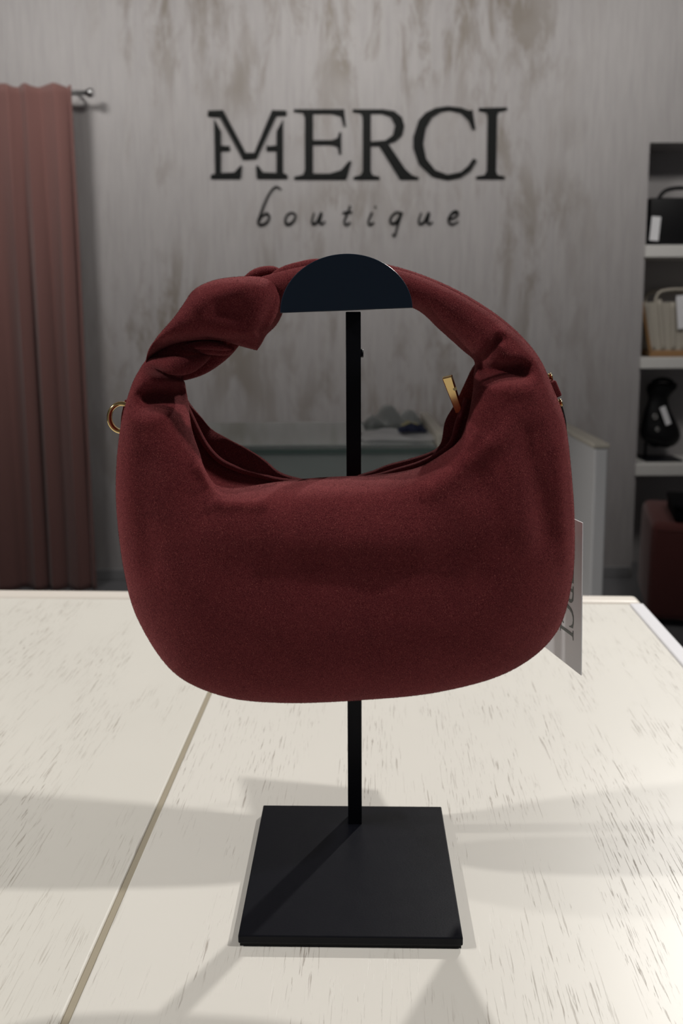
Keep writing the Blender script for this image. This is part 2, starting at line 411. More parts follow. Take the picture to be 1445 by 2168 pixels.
# woven tote in the middle
WV = mat('cream_woven', (0.42, 0.385, 0.33), 0.8)
bump(WV, noise(WV, 60, 3, 0.6, objvec(WV, (1, 1, 0.3))), 0.5, 0.004)
TAN = mat('tan_leather', (0.30, 0.165, 0.07), 0.55)
z1 = shz[1]
a = atY(1376, 757, SY); b_ = atY(1352, 640, SY); wv_w = 0.30
tt = empty('tote_bag', (a.x + wv_w / 2, SY + 0.07, z1), 'cream woven tote with tan leather base and edge', 'tote bag')
hgt = b_.z - z1
V = []; Fc = []
yb0, yb1 = SY + 0.02, SY + 0.15
for (zz, dx, dy) in ((z1 + 0.02, 0.0, 0.0), (z1 + hgt, 0.052, 0.01)):
    V += [(a.x + 0.012 - dx, yb0 - dy, zz), (a.x + wv_w + dx, yb0 - dy, zz), (a.x + wv_w + dx, yb1 + dy, zz), (a.x + 0.012 - dx, yb1 + dy, zz)]
Fc = [(0, 1, 5, 4), (1, 2, 6, 5), (2, 3, 7, 6), (3, 0, 4, 7), (0, 3, 2, 1), (4, 5, 6, 7)]
pydata('body', V, Fc, WV, tt, False)
box2('base', (a.x, yb0 - 0.008, z1), (a.x + wv_w + 0.01, yb1 + 0.008, z1 + 0.03), TAN, tt, 0.005)
tube('edge_trim', [(a.x + 0.006, yb0 - 0.002, z1 + 0.02), (a.x + 0.006 - 0.026, yb0 - 0.006, z1 + hgt / 2), (a.x + 0.006 - 0.052, yb0 - 0.01, z1 + hgt)], 0.008, TAN, tt, 8)
for k in range(7):
    u = k / 6
    xb = a.x + 0.02 + u * (wv_w - 0.03); xt = a.x - 0.03 + u * (wv_w + 0.07)
    tube('rib', [(xb, yb0 - 0.001, z1 + 0.03), (xt, yb0 - 0.011, z1 + hgt + (0.012 if k % 2 else 0.0))], 0.011, WV, tt, 8, 0.6, (0, 1, 0))
for s in (0.0, 0.13):
    tube('handle', [(a.x + 0.02, SY + 0.03 + s, z1 + hgt - 0.01), (a.x + 0.05, SY + 0.03 + s, z1 + hgt + 0.05), (a.x + 0.20, SY + 0.03 + s, z1 + hgt + 0.05), (a.x + 0.24, SY + 0.03 + s, z1 + hgt - 0.01)], 0.007, WV, tt, 8)
wc = atY(1441, 660, SY - 0.02)
setp(box('price_tag', Vector((wc.x + 0.025, yb0 - 0.019, wc.z)), (0.07, 0.002, 0.15), CARD, None, 0, Matrix.Rotation(R(-6), 3, 'Y')), 'white card tag hanging on the cream woven tote', 'tag')
# small black bucket bag on its stand
z2 = shz[2]
c0 = atY(1398, 900, SY + 0.06)
ds = empty('display_stand', (c0.x, SY + 0.08, z2), 'low black display stand carrying the small black bucket bag', 'display stand')
box2('base', (c0.x - 0.085, SY + 0.0, z2), (c0.x + 0.09, SY + 0.14, z2 + 0.008), BLACK, ds, 0.002)
cyl('post', (c0.x - 0.052, SY + 0.10, z2 + 0.004), (c0.x - 0.052, SY + 0.10, z2 + 0.085), 0.006, BLACK, ds)
bb = empty('bucket_bag', (c0.x, SY + 0.06, z2 + 0.06), 'small black bucket bag with silver studs on a stand', 'handbag')
prof = [(1372, 812, 1432, 812), (1368, 825, 1430, 822), (1372, 845, 1414, 842), (1364, 870, 1418, 868), (1358, 895, 1430, 893), (1355, 912, 1437, 912), (1358, 925, 1438, 928), (1372, 940, 1430, 940), (1385, 946, 1415, 946)]
V = []; Fc = []; nn = 20
pr = cr(prof, False, 3)
for (xa, ya, xb, yb) in pr:
    A = atY(xa, ya, SY + 0.06); B = atY(xb, yb, SY + 0.06); cc = (A + B) / 2; rx = (B.x - A.x) / 2
    for k in range(nn):
        an = 2 * math.pi * k / nn
        V.append((cc.x + rx * math.cos(an), SY + 0.06 + rx * 0.62 * math.sin(an), cc.z + 0.003 * math.cos(3 * an)))
m_ = len(pr)
for i in range(m_ - 1):
    for k in range(nn): Fc.append((i * nn + k, i * nn + (k + 1) % nn, (i + 1) * nn + (k + 1) % nn, (i + 1) * nn + k))
Fc += [tuple(range(nn)), tuple((m_ - 1) * nn + k for k in range(nn))]
pydata('body', V, Fc, BLEA, bb)
tube('handle', [atY(1378, 822, SY + 0.06), atY(1384, 808, SY + 0.05), atY(1402, 803, SY + 0.045), atY(1420, 808, SY + 0.05), atY(1426, 822, SY + 0.06)], 0.010, BLEA, bb, 10)
sil = mat('silver_stud', (0.6, 0.6, 0.6), 0.25, 1.0)
for (sx, sy, rr) in ((1386, 882, 0.010), (1391, 909, 0.008)):
    q = atY(sx, sy, SY + 0.005)
    tube('stud', [q + Vector((rr * math.cos(t_ * math.pi / 6), 0, rr * math.sin(t_ * math.pi / 6))) for t_ in range(13)], 0.0025, sil, bb, 8)
q = atY(1408, 880, SY - 0.005)
setp(box('price_tag', q, (0.026, 0.002, 0.088), CARD, None, 0, Matrix.Rotation(R(-22), 3, 'Y')), 'narrow white tag lying across the small black bucket bag', 'tag')

# ------------------------------------------------------------------ pouf with a black box on it
POUF = mat('rust_red_upholstery', (0.10, 0.021, 0.018), 0.85, 0, Sheen_Weight=0.2)
py_ = 3.10
pfl = atY(1368, 1330, py_)
ptop = atY(1400, 1106, py_).z
RZ = Matrix.Rotation(R(-15), 3, 'Z')
pf = empty('pouf', (pfl.x, py_, 0), 'rust red upholstered cube pouf standing on the floor', 'pouf', None, (0, 0, R(-15)))
def kid(o, p): o.parent = p; o.matrix_parent_inverse = Matrix(); return o
kid(puffbox('seat_block', (0, 0, 0.022), (0.46, 0.44, ptop), POUF, None, -0.03, 0.035), pf)
kid(tube('piping', [(0.03, 0.006, ptop - 0.03), (0.43, 0.006, ptop - 0.03)], 0.005, POUF, None, 8), pf)
for sx in (0.05, 0.41):
    for sy in (0.05, 0.39):
        kid(cyl('leg', (sx, sy, 0), (sx, sy, 0.06), 0.018, BLACK, None), pf)
DARK = mat('matt_black', (0.003, 0.003, 0.004), 0.8, 0, Specular_IOR_Level=0.1)
bk = empty('storage_box', (pfl.x, py_, ptop), 'black round-cornered box lying on the rust red pouf', 'box', None, (0, 0, R(-15)))
kid(puffbox('body', (0.085, 0.02, -0.001), (0.33, 0.27, 0.055), DARK, None, 0.0, 0.014), bk)
kid(puffbox('lid', (0.081, 0.016, 0.045), (0.334, 0.274, 0.07), DARK, None, 0.0, 0.010), bk)

# ------------------------------------------------------------------ glass display case behind the table
GH = 0.90
GLASS = mat('greenish_glass', (0.82, 0.88, 0.86), 0.06, 0, Transmission_Weight=0.75, IOR=1.3)
PANEL = mat('pale_case_panel', (0.74, 0.76, 0.75), 0.5)
yf = atZ(700, 942, GH).y; ybk = atZ(700, 893, GH).y
gx0 = atY(345, 940, yf).x; gx1 = atY(922, 940, yf).x
dc = empty('glass_display_case', ((gx0 + gx1) / 2, (yf + ybk) / 2, 0), 'low glass display case with pale shelves and greenish top', 'display case')
box2('top_pane', (gx0, yf, GH - 0.010), (gx1, ybk, GH), GLASS, dc, 0.001)
box2('front_pane', (gx0, yf + 0.002, 0.30), (gx1, yf + 0.010, GH - 0.010), GLASS, dc)
box2('side_pane', (gx0, yf + 0.012, 0.30), (gx0 + 0.008, ybk, GH - 0.010), GLASS, dc)
box2('back_panel', (gx0, ybk - 0.02, 0.30), (gx1, ybk, GH - 0.012), PANEL, dc)
box2('shelf', (gx0 + 0.01, yf + 0.03, 0.62), (gx1 - 0.01, ybk - 0.03, 0.635), PANEL, dc)
box2('plinth', (gx0, yf, 0), (gx1, ybk, 0.30), WHITE, dc, 0.003)
box2('top_rail', (gx0 - 0.002, yf - 0.004, GH - 0.022), (gx1, yf + 0.006, GH - 0.0105), mat('dark_green_edge', (0.10, 0.15, 0.135), 0.3), dc)
# cash desk with raised side panels
cx1 = atY(1288, 935, yf).x
cdk = empty('cash_desk', ((gx1 + cx1) / 2, (yf + ybk) / 2, 0), 'white cash desk with raised side panels beside the glass case', 'cash desk')
GREYP = mat('pale_grey_panel', (0.74, 0.74, 0.75), 0.45)
box2('side_panel', (gx1 + 0.004, yf - 0.01, 0), (gx1 + 0.030, ybk + 0.02, GH + 0.025), CREAM, cdk, 0.003)
box2('side_panel', (cx1 - 0.034, yf, 0), (cx1, ybk + 0.02, GH - 0.012), GREYP, cdk, 0.004)
box2('panel_cap', (cx1 - 0.040, yf - 0.004, GH - 0.012), (cx1 + 0.003, ybk + 0.022, GH), CREAM, cdk, 0.003)
box2('inner_shelf', (gx1 + 0.030, yf + 0.01, 0.42), (cx1 - 0.034, ybk - 0.02, 0.445), WHITE, cdk, 0.002)
box2('modesty_panel', (gx1 + 0.030, ybk - 0.02, 0.05), (cx1 - 0.034, ybk + 0.01, 0.88), WHITE, cdk)
# wrapping lying on the glass top
PAPER = mat('white_paper', (0.62, 0.62, 0.63), 0.6)
def crumple(name, cxy, sx, sy, h, mt, seed, label, cat, z=GH, rotz=0.0):
    r_ = random.Random(seed); V = []; Fc = []; n = 18
    ph_ = [(r_.uniform(2, 9), r_.uniform(2, 9), r_.uniform(0, 6)) for _ in range(5)]
    for j in range(n + 1):
        for i in range(n + 1):
            u, v_ = i / n * 2 - 1, j / n * 2 - 1
            e = max(0, 1 - abs(u) ** 3) * max(0, 1 - abs(v_) ** 3)
            hh = h * e * (0.55 + 0.45 * sum(math.sin(a_ * u + b2 * v_ + c2) for a_, b2, c2 in ph_) / 3)
            x, y = u * sx / 2 * (1 + 0.06 * math.sin(5 * v_ + seed)), v_ * sy / 2 * (1 + 0.06 * math.sin(4 * u))
            V.append((cxy[0] + x * math.cos(rotz) - y * math.sin(rotz), cxy[1] + x * math.sin(rotz) + y * math.cos(rotz), z + 0.0025 + max(hh, 0)))
    for j in range(n):
        for i in range(n):
            a_ = j * (n + 1) + i; Fc.append((a_, a_ + 1, a_ + n + 2, a_ + n + 1))
    o = pydata(name, V, Fc, mt)
    so = o.modifiers.new('s', 'SOLIDIFY'); so.thickness = 0.002; so.offset = -1
    return setp(o, label, cat)
yq = yf + 0.13
pc = atZ(842, 925, GH)
crumple('wrapping_paper', (pc.x, yq), 0.20, 0.16, 0.022, PAPER, 3, 'white crumpled wrapping paper lying on the glass case top', 'paper')
pn = atY(873, 926, yq - 0.03)
crumple('navy_pouch', (pn.x, yq - 0.02), 0.075, 0.05, 0.022, mat('navy_cloth', (0.012, 0.018, 0.06), 0.7), 5, 'small navy cloth pouch lying on white wrapping paper', 'pouch', GH + 0.018)
crumple('tissue_scrap', (pn.x + 0.0, yq + 0.045), 0.05, 0.03, 0.012, mat('pale_yellow_paper', (0.60, 0.55, 0.30), 0.7), 8, 'pale yellow paper scrap behind the navy pouch', 'paper', GH + 0.022)
CLR = mat('clear_plastic', (0.85, 0.88, 0.87), 0.15, 0, Transmission_Weight=0.5, IOR=1.2)
pl = atY(832, 880, ybk - 0.08)
crumple('plastic_bag', (pl.x, ybk - 0.07), 0.17, 0.10, 0.060, CLR, 9, 'crumpled clear plastic bag at the back of the glass case', 'bag', GH + 0.0, 0.1)

# ------------------------------------------------------------------ table
TZ = 0.90
TA = R(2.5)                                # depth axis leans right
corner = atZ(1345, 1262, TZ)
RT = Matrix.Rotation(-TA, 3, 'Z')
def tloc(p):                               # world -> table local (origin far right corner, x right, y away)
    return RT.inverted() @ Vector((p.x - corner.x, p.y - corner.y, 0))
g1 = tloc(atZ(443, 1470, TZ)); g2 = tloc(atZ(130, 2168, TZ))
GX = (g1.x + g2.x) / 2
NEAR, LEFT = -0.80, -1.45
tb = empty('counter_table', (corner.x, corner.y, 0), 'white painted wooden table with worn grain and a board joint', 'table', None, (0, 0, -TA))
def tbox(name, lo, hi, mt, bev=0.0, seg=2):
    o = box2(name, lo, hi, mt, None, bev, seg); o.parent = tb; return o
TR = 0.027; ES = 0.016; JW = 0.0021
tbox('board', (LEFT, NEAR, TZ - 0.022), (GX - JW, -TR, TZ), WOOD_A, 0.0012)
tbox('board', (GX + JW, NEAR, TZ - 0.022), (-ES, -TR, TZ), WOOD_B, 0.0012)
tbox('joint_strip', (GX - JW, NEAR, TZ - 0.022), (GX + JW, -TR, TZ - 0.0012), FILL)
tbox('far_lipping', (LEFT, -TR + 0.0008, TZ - 0.03), (0.0, 0.0, TZ + 0.0015), TRIM, 0.006, 4)
tbox('edge_strip', (-ES + 0.0008, NEAR, TZ - 0.03), (0.0, -TR + 0.0004, TZ + 0.0012), ALU, 0.0015)
tbox('apron', (LEFT + 0.03, NEAR + 0.03, TZ - 0.10), (-0.03, -0.03, TZ - 0.022), WHITE)
for x in (LEFT + 0.06, -0.07):
    for y in (NEAR + 0.07, -0.07):
        tbox('leg', (x - 0.03, y - 0.03, 0), (x + 0.03, y + 0.03, TZ - 0.10), WHITE, 0.003)

# ------------------------------------------------------------------ bag display stand
PT = TZ + 0.0065
pcs = [atZ(567, 1704, PT), atZ(943, 1708, PT), atZ(968, 1985, PT), atZ(491, 1981, PT)]
ctr = sum(pcs, Vector()) / 4
e1 = (pcs[1] - pcs[0] + pcs[2] - pcs[3]) / 2; e2 = (pcs[0] - pcs[3] + pcs[1] - pcs[2]) / 2
size = (e1.length + e2.length) / 2
ang = math.atan2(e1.y, e1.x)
st = empty('bag_stand', (ctr.x, ctr.y, TZ), 'black metal bag stand with square base plate and half-disc top', 'bag stand')
RP = Matrix.Rotation(ang, 3, 'Z')
box('base_plate', (ctr.x, ctr.y, TZ + 0.0042), (e1.length, e2.length, 0.0046), BLACK, st, 0.0006, RP)
box('base_pad', (ctr.x, ctr.y, TZ + 0.0010), (e1.length - 0.0016, e2.length - 0.0016, 0.0020), CORD, st, 0.0, RP)
pb = atZ(751, 1745, PT); PW = 0.0088
ptp = atY(743, 660, pb.y)
box2('pole', (pb.x - PW / 2, pb.y, PT - 0.001), (pb.x + PW / 2, pb.y + PW, ptp.z), BLACK, st, 0.0005)
sq = atY(763, 748, pb.y + 0.004)
cyl('thumb_screw', (pb.x + PW / 2 - 0.0005, pb.y + 0.0045, sq.z), (pb.x + PW / 2 + 0.0016, pb.y + 0.0045, sq.z), 0.0025, BLACK, st, 12)
YD = 0.425                                  # front half-disc
dl = atY(593, 663, YD); dr = atY(873, 652, YD); dtp = atY(735, 537, YD)
da = math.atan2(dr.z - dl.z, dr.x - dl.x); dw = (dr - dl).length / 2
dc_ = (dl + dr) / 2
hgt = dtp.z - dc_.z
def halfdisc(name, y0, y1, w_, h_, mt, bev):
    bm = bmesh.new(); n = 48; vs = []
    for k in range(n + 1):
        an = math.pi * k / n
        vs.append(bm.verts.new((w_ * math.cos(an), y0, h_ * math.sin(an))))
    f = bm.faces.new(vs)
    ex = bmesh.ops.extrude_face_region(bm, geom=[f])
    bmesh.ops.translate(bm, vec=(0, y1 - y0, 0), verts=[q for q in ex['geom'] if isinstance(q, bmesh.types.BMVert)])
    if bev: bmesh.ops.bevel(bm, geom=[e for e in bm.edges if abs(e.verts[0].co.y - e.verts[1].co.y) < 1e-6], offset=bev, segments=2, profile=0.5, affect='EDGES')
    bm.transform(Matrix.Translation((dc_.x, 0, dc_.z)) @ Matrix.Rotation(-da, 4, 'Y'))
    return frombm(name, bm, mt, st)
halfdisc('front_disc', YD, YD + 0.004, dw, hgt, NAVY, 0.0004)
halfdisc('saddle', YD + 0.004, pb.y + PW, dw * 0.42, 0.0073, BLACK, 0.0)

# ------------------------------------------------------------------ the handbag
YB = 0.460
bag = empty('handbag', atY(700, 1470, YB), 'burgundy suede hobo handbag with knotted handle hanging on the stand', 'handbag')
def b2(x, y, Y=YB):
    p = atY(x, y, Y); return (p.x, p.z)
PXM = (b2(1000, 1000)[0] - b2(0, 1000)[0]) / 1000    # metres per pixel in the bag's plane
#        outer x,y    inner front      inner back     Tf    Tb    rim  shape  seam
ST = [
 (744, 548, 744, 626, 744, 626, .019, .017, 0, 2.2, 1),
 (830, 563, 812, 636, 812, 636, .019, .017, 0, 2.2, 1),
 (900, 585, 882, 656, 882, 656, .020, .018, 0, 2.2, 1),
 (975, 619, 930, 698, 930, 698, .021, .019, 0, 2.2, 1),
 (1048, 665, 977, 740, 977, 740, .023, .020, 0, 2.2, 1),
 (1100, 710, 1003, 764, 1003, 764, .026, .022, .0, 2.2, .9),
 (1138, 758, 1000, 790, 992, 790, .030, .024, .15, 2.3, .8),
 (1163, 815, 989, 836, 966, 852, .034, .027, .45, 2.3, .7),
 (1188, 885, 976, 886, 944, 893, .038, .029, .5, 2.4, .6),
 (1200, 980, 959, 924, 934, 940, .041, .030, .45, 2.5, .6),
 (1208, 1100, 930, 953, 912, 958, .042, .030, .3, 2.6, .6),
 (1202, 1220, 888, 979, 870, 972, .043, .030, .25, 2.7, .5),
 (1168, 1329, 848, 992, 822, 984, .043, .030, .2, 2.7, .4),
 (1075, 1405, 812, 999, 790, 996, .043, .030, .15, 2.7, .3),
 (925, 1449, 776, 1003, 764, 1004, .043, .030, .12, 2.7, .3),
 (760, 1467, 735, 1005, 735, 1014, .043, .030, .1, 2.7, .3),
 (600, 1472, 690, 1007, 690, 1018, .043, .030, .1, 2.7, .3),
 (475, 1458, 640, 1010, 640, 1014, .043, .030, .12, 2.7, .3),
 (372, 1406, 590, 1014, 592, 1000, .043, .030, .18, 2.7, .3),
 (299, 1298, 543, 1019, 560, 975, .042, .030, .25, 2.7, .4),
 (269, 1196, 502, 1020, 522, 953, .041, .030, .45, 2.6, .5),
 (254, 1080, 468, 1006, 480, 932, .039, .030, .55, 2.5, .6),
 (253, 975, 446, 967, 445, 912, .037, .028, .6, 2.4, .6),
 (265, 880, 416, 902, 425, 886, .033, .026, .45, 2.3, .6),
 (282, 815, 398, 845, 398, 845, .027, .022, .05, 2.2, .5),
 (299, 780, 391, 810, 391, 810, .024, .018, 0, 2.1, .3),
 (314, 757, 384, 797, 384, 797, .012, .012, 0, 2.0, .2),
 (345, 722, 412, 768, 412, 768, .007, .012, 0, 2.0, 0),
 (395, 665, 470, 740, 470, 740, .008, .014, 0, 2.0, 0),
 (450, 612, 530, 706, 530, 706, .016, .015, 0, 2.0, 0),
 (560, 578, 600, 655, 600, 655, .016, .015, 0, 2.1, .3),
 (655, 556, 672, 632, 672, 632, .018, .016, 0, 2.2, .6),
]
STROKES = [  # x0,y0,x1,y1, radius px, push m (+ = into the bag)
 (1020, 781, 1080, 778, 17, .0125), (1005, 814, 1095, 814, 17, -.0015), (1003, 766, 1040, 715, 9, .006), (1048, 700, 1030, 742, 10, -.002),
 (335, 838, 392, 832, 19, .0125), (305, 876, 395, 870, 18, -.0012), (352, 815, 390, 812, 18, .004),
 (900, 1000, 1000, 915, 22, -.0028), (985, 1000, 1050, 930, 34, .002), (444, 965, 478, 1008, 14, -.004), (480, 1030, 560, 1032, 14, -.003), (425, 1010, 450, 1060, 28, .0012),
 (640, 1105, 860, 1105, 45, -.0025), (520, 1160, 980, 1160, 60, .002), (1085, 900, 1120, 1100, 28, .0025), (1040, 900, 1075, 1080, 25, -.002),
 (330, 960, 350, 1150, 30, .002), (600, 1290, 900, 1280, 120, -.001), (1150, 930, 1165, 1150, 16, -.0015),
]
STR = [(b2(a, b), b2(c, d), r * PXM, h) for a, b, c, d, r, h in STROKES]
def push(x, z):
    s = 0.0
    for (ax, az), (bx, bz), r, h in STR:
        dx, dz = bx - ax, bz - az
        t = max(0, min(1, ((x - ax) * dx + (z - az) * dz) / (dx * dx + dz * dz)))
        q = ((x - ax - dx * t) ** 2 + (z - az - dz * t) ** 2) / (r * r)
        if q < 9: s += h * math.exp(-q)
    return s
from mathutils import noise as mn
stn = [tuple(b2(s[0], s[1])) + tuple(b2(s[2], s[3])) + tuple(b2(s[4], s[5], YB + 0.008)) + s[6:] for s in ST]
S = cr(stn, True, 11)
NH = 40; NN = 9
V = []
ring = 2 * (NH + 1) + NN
for row in S:
    ox, oz, ix, iz, bx, bz, tf, tb_, rim, sh, seam = row
    tb_ = min(tb_, 0.0215)
    rim = max(rim, 0); wdt = math.hypot(ox - ix, oz - iz)
    sd = 0.0036 * seam / wdt
    loop = []
    for side in (0, 1):
        seq = range(NH + 1) if side == 0 else range(NH, -1, -1)
        for k in seq:
            th = math.pi * k / NH
            cs, sn = math.cos(th), max(math.sin(th), 0)
            a_ = 0.5 - 0.5 * math.copysign(abs(cs) ** (2 / sh), cs)
            sk = 1.0 - 0.30 * max(0.0, min(1.0, (sh - 2.3) / 0.35))
            bb_ = max(0.0, 1 - abs(2 * a_ ** sk - 1) ** sh) ** (1 / sh)
            bb_ = bb_ + rim * (1 - a_) ** 3 * (1 - bb_)
            # groove of the seam along the outer edge
            gsh = sd * math.exp(-((bb_ - (0.42 if side == 0 else 0)) / 0.13) ** 2) if a_ > 0.5 else 0
            a_ -= gsh
            if side == 0:
                x, z = ix + (ox - ix) * a_, iz + (oz - iz) * a_
                y = YB - tf * bb_ + push(x, z) * min(1, bb_ * 1.6)
                y += 0.0011 * (mn.noise((x * 28, 0.3, z * 28))) * min(1, bb_ * 2)
            else:
                x, z = bx + (ox - bx) * a_, bz + (oz - bz) * a_
                y = YB + tb_ * bb_
            loop.append((x, y, z))
    # mouth between the rims
    A, B = loop[-1], loop[0]
    nd = min(0.055, 0.33 * rim * 0.07) if rim > 0.01 else 0.0
    ux, uz = (ox - ix) / wdt, (oz - iz) / wdt
    for k in range(1, NN + 1):
        t = k / (NN + 1); dp = nd * math.sin(math.pi * t) ** 0.6
        loop.append((A[0] + (B[0] - A[0]) * t + ux * dp, A[1] + (B[1] - A[1]) * t, A[2] + (B[2] - A[2]) * t + uz * dp))
    V += loop
m_ = len(S); Fc = []
for i in range(m_):
    for k in range(ring):
        a, b_ = i * ring + k, i * ring + (k + 1) % ring
        c, d = ((i + 1) % m_) * ring + (k + 1) % ring, ((i + 1) % m_) * ring + k
        Fc.append((a, b_, c, d))
pydata('body', V, Fc, SUEDE, bag)

def lerp2(a, b, t): return (a[0] + (b[0] - a[0]) * t, a[1] + (b[1] - a[1]) * t)
def poly_at(P, t):
    L_ = [0]
    for a, b in zip(P, P[1:]): L_.append(L_[-1] + math.hypot(b[0] - a[0], b[1] - a[1]))
    s = t * L_[-1]
    for i in range(len(P) - 1):
        if s <= L_[i + 1] or i == len(P) - 2:
            q = (s - L_[i]) / max(L_[i + 1] - L_[i], 1e-9); return lerp2(P[i], P[i + 1], min(q, 1))
def pillow(name, top, right, bottom, left, yc, tf, tb_, mt, parent, n=44, strokes=(), ex=3.0):
    top, right, bottom, left = (cr(P, False, 8) for P in (top, right, bottom, left))
    st_ = [(b2(a, b), b2(c, d), r * PXM, h) for a, b, c, d, r, h in strokes]
    V = []
    for side in (-1, 1):
        for j in range(n + 1):
            v_ = 0.5 - 0.5 * math.cos(math.pi * j / n)
            for i in range(n + 1):
                u = 0.5 - 0.5 * math.cos(math.pi * i / n)
                T, B, L_, R_ = poly_at(top, u), poly_at(bottom, u), poly_at(left, v_), poly_at(right, v_)
                c00, c10, c01, c11 = bottom[0], bottom[-1], top[0], top[-1]
                px_ = [(1 - v_) * B[q] + v_ * T[q] + (1 - u) * L_[q] + u * R_[q] - ((1 - u) * (1 - v_) * c00[q] + u * (1 - v_) * c10[q] + (1 - u) * v_ * c01[q] + u * v_ * c11[q]) for q in (0, 1)]
                x, z = b2(*px_)
                g = (max(0, 1 - abs(2 * u - 1) ** ex) * max(0, 1 - abs(2 * v_ - 1) ** ex)) ** 0.5
                pu = 0
                for (ax, az), (bx, bz), r, h in st_:
                    dx, dz = bx - ax, bz - az
                    t = max(0, min(1, ((x - ax) * dx + (z - az) * dz) / (dx * dx + dz * dz)))
                    pu += h * math.exp(-((x - ax - dx * t) ** 2 + (z - az - dz * t) ** 2) / (r * r))
                y = yc + (-tf * g + (pu + 0.0016 * mn.noise((x * 45, 1.3, z * 45))) * min(1, g * 1.5) if side < 0 else tb_ * g)
                V.append((x, y, z))
    Fc = []; q = (n + 1) ** 2
    for s in (0, 1):
        for j in range(n):
            for i in range(n):
                a = s * q + j * (n + 1) + i; Fc.append((a, a + 1, a + n + 2, a + n + 1))
    return pydata(name, V, Fc, mt, parent)
pillow('handle_wrap',
       [(428, 606), (470, 592), (530, 586), (570, 590), (598, 602)],
       [(546, 741), (556, 726), (566, 708), (586, 688), (600, 660), (605, 630), (598, 602)],
       [(313, 772), (330, 750), (368, 730), (420, 720), (470, 720), (510, 731), (546, 741)],
       [(313, 772), (323, 744), (346, 712), (372, 680), (394, 648), (410, 622), (428, 606)],
       YB - 0.006, .023, .019, SUEDE, bag,
       strokes=[(350, 728, 450, 716, 12, .003), (480, 640, 540, 690, 30, .002), (440, 650, 520, 610, 22, -.002), (505, 715, 545, 725, 12, .003), (560, 700, 590, 620, 10, .002)], ex=3.6)
def lobe(name, pts, rad, yc, flat, n=20):
    P = []
    yl = yc if hasattr(yc, '__len__') else [yc] * len(pts)
    for (x, y), Y in zip(pts, yl):
        q = b2(x, y); P.append((q[0], Y, q[1]))
    return tube(name, P, [r * PXM for r in rad], SUEDE, bag, n, flat, (0, 1, 0), 8)
lobe('knot_fold', [(312, 768), (324, 766), (348, 767), (380, 770), (408, 769), (430, 760), (446, 752)], [3, 8, 14, 19, 18, 13, 4], [YB - 0.006, YB - 0.008, YB - 0.013, YB - 0.017, YB - 0.017, YB - 0.013, YB - 0.004], 0.9)
lobe('knot_strand', [(370, 800), (388, 793), (424, 776), (455, 754), (482, 734), (505, 718)], [7, 13, 18, 20, 17, 8], [YB + 0.003, YB + 0.002, YB + 0.001, YB, YB, YB + 0.004], 0.8)
lobe('knot_ruffle', [(396, 734), (430, 733), (462, 736), (486, 739), (501, 738)], [5, 13, 14, 11, 3], YB - 0.010, 1.0)
lobe('knot_ruffle', [(425, 733), (455, 731), (480, 733), (499, 736)], [2, 6, 6, 2], YB - 0.019, 1.0)
lobe('top_strand', [(512, 598), (535, 585), (556, 577), (580, 574), (600, 578)], [3, 10, 11, 9, 3], YB - 0.004, 1.3)
lobe('top_strand', [(556, 612), (580, 592), (606, 580), (636, 572), (670, 566), (700, 566)], [3, 12, 15, 16, 16, 10], YB - 0.006, 0.9)
# zipper tape lying in the mouth
def strip(name, idx0, idx1, off, wd, yoff, mt):
    P = []
    for s in S[idx0 * 11:idx1 * 11:3]:
        ox, oz, ix, iz, bx, bz = s[:6]
        mx, mz = (ix + bx) / 2, (iz + bz) / 2
        w_ = math.hypot(ox - mx, oz - mz)
        P.append((mx + (ox - mx) / w_ * off, YB + yoff, mz + (oz - mz) / w_ * off))
    return tube(name, P, [wd] * len(P), mt, bag, 8, 2.2, (0, 1, 0), 2)
strip('zipper', 7, 24, 0.0022, 0.0016, 0.001, SUEDE)
# short fibres of the suede
import numpy as np
def nap(objs, count, seed=2):
    rg = np.random.default_rng(seed); T = []
    for o in objs:
        me = o.data; me.calc_loop_triangles()
        co = np.empty(len(me.vertices) * 3, dtype=np.float64); me.vertices.foreach_get('co', co); co = co.reshape(-1, 3)
        tr = np.empty(len(me.loop_triangles) * 3, dtype=np.int32); me.loop_triangles.foreach_get('vertices', tr); tr = tr.reshape(-1, 3)
        T.append(co[tr])
    T = np.concatenate(T)
    nr = np.cross(T[:, 1] - T[:, 0], T[:, 2] - T[:, 0]); ar = np.linalg.norm(nr, axis=1) + 1e-15
    un = nr / ar[:, None]
    wt = ar * np.where(un[:, 1] < 0.25, 1.0, 0.3); wt /= wt.sum()
    ix = rg.choice(len(T), count, p=wt)
    r1 = np.sqrt(rg.random(count))[:, None]; r2 = rg.random(count)[:, None]
    P = T[ix, 0] * (1 - r1) + T[ix, 1] * (r1 * (1 - r2)) + T[ix, 2] * (r1 * r2)
    nn_ = un[ix]
    d = rg.normal(size=(count, 3)) * 0.75 + np.array([0.15, 0.0, -0.45])
    d -= nn_ * (d * nn_).sum(1)[:, None]; d /= np.linalg.norm(d, axis=1)[:, None] + 1e-9
    side = np.cross(nn_, d)
    ln = rg.uniform(0.0004, 0.0010, count)[:, None]
    up_ = nn_ * rg.uniform(0.25, 0.75, count)[:, None]
    A = P + side * 0.00006 - nn_ * 0.00002; B = P - side * 0.00006 - nn_ * 0.00002; C_ = P + (d + up_) * ln
    vv = np.stack([A, B, C_], 1).reshape(-1, 3).astype(np.float32)
    me = bpy.data.meshes.new('nap')
    me.vertices.add(count * 3); me.vertices.foreach_set('co', vv.ravel())
    me.loops.add(count * 3); me.loops.foreach_set('vertex_index', np.arange(count * 3, dtype=np.int32))
    me.polygons.add(count); me.polygons.foreach_set('loop_start', np.arange(0, count * 3, 3, dtype=np.int32))
    me.update(calc_edges=True)
    o = link('nap', me, NAPM, bag, False); o['kind'] = 'stuff'; return o
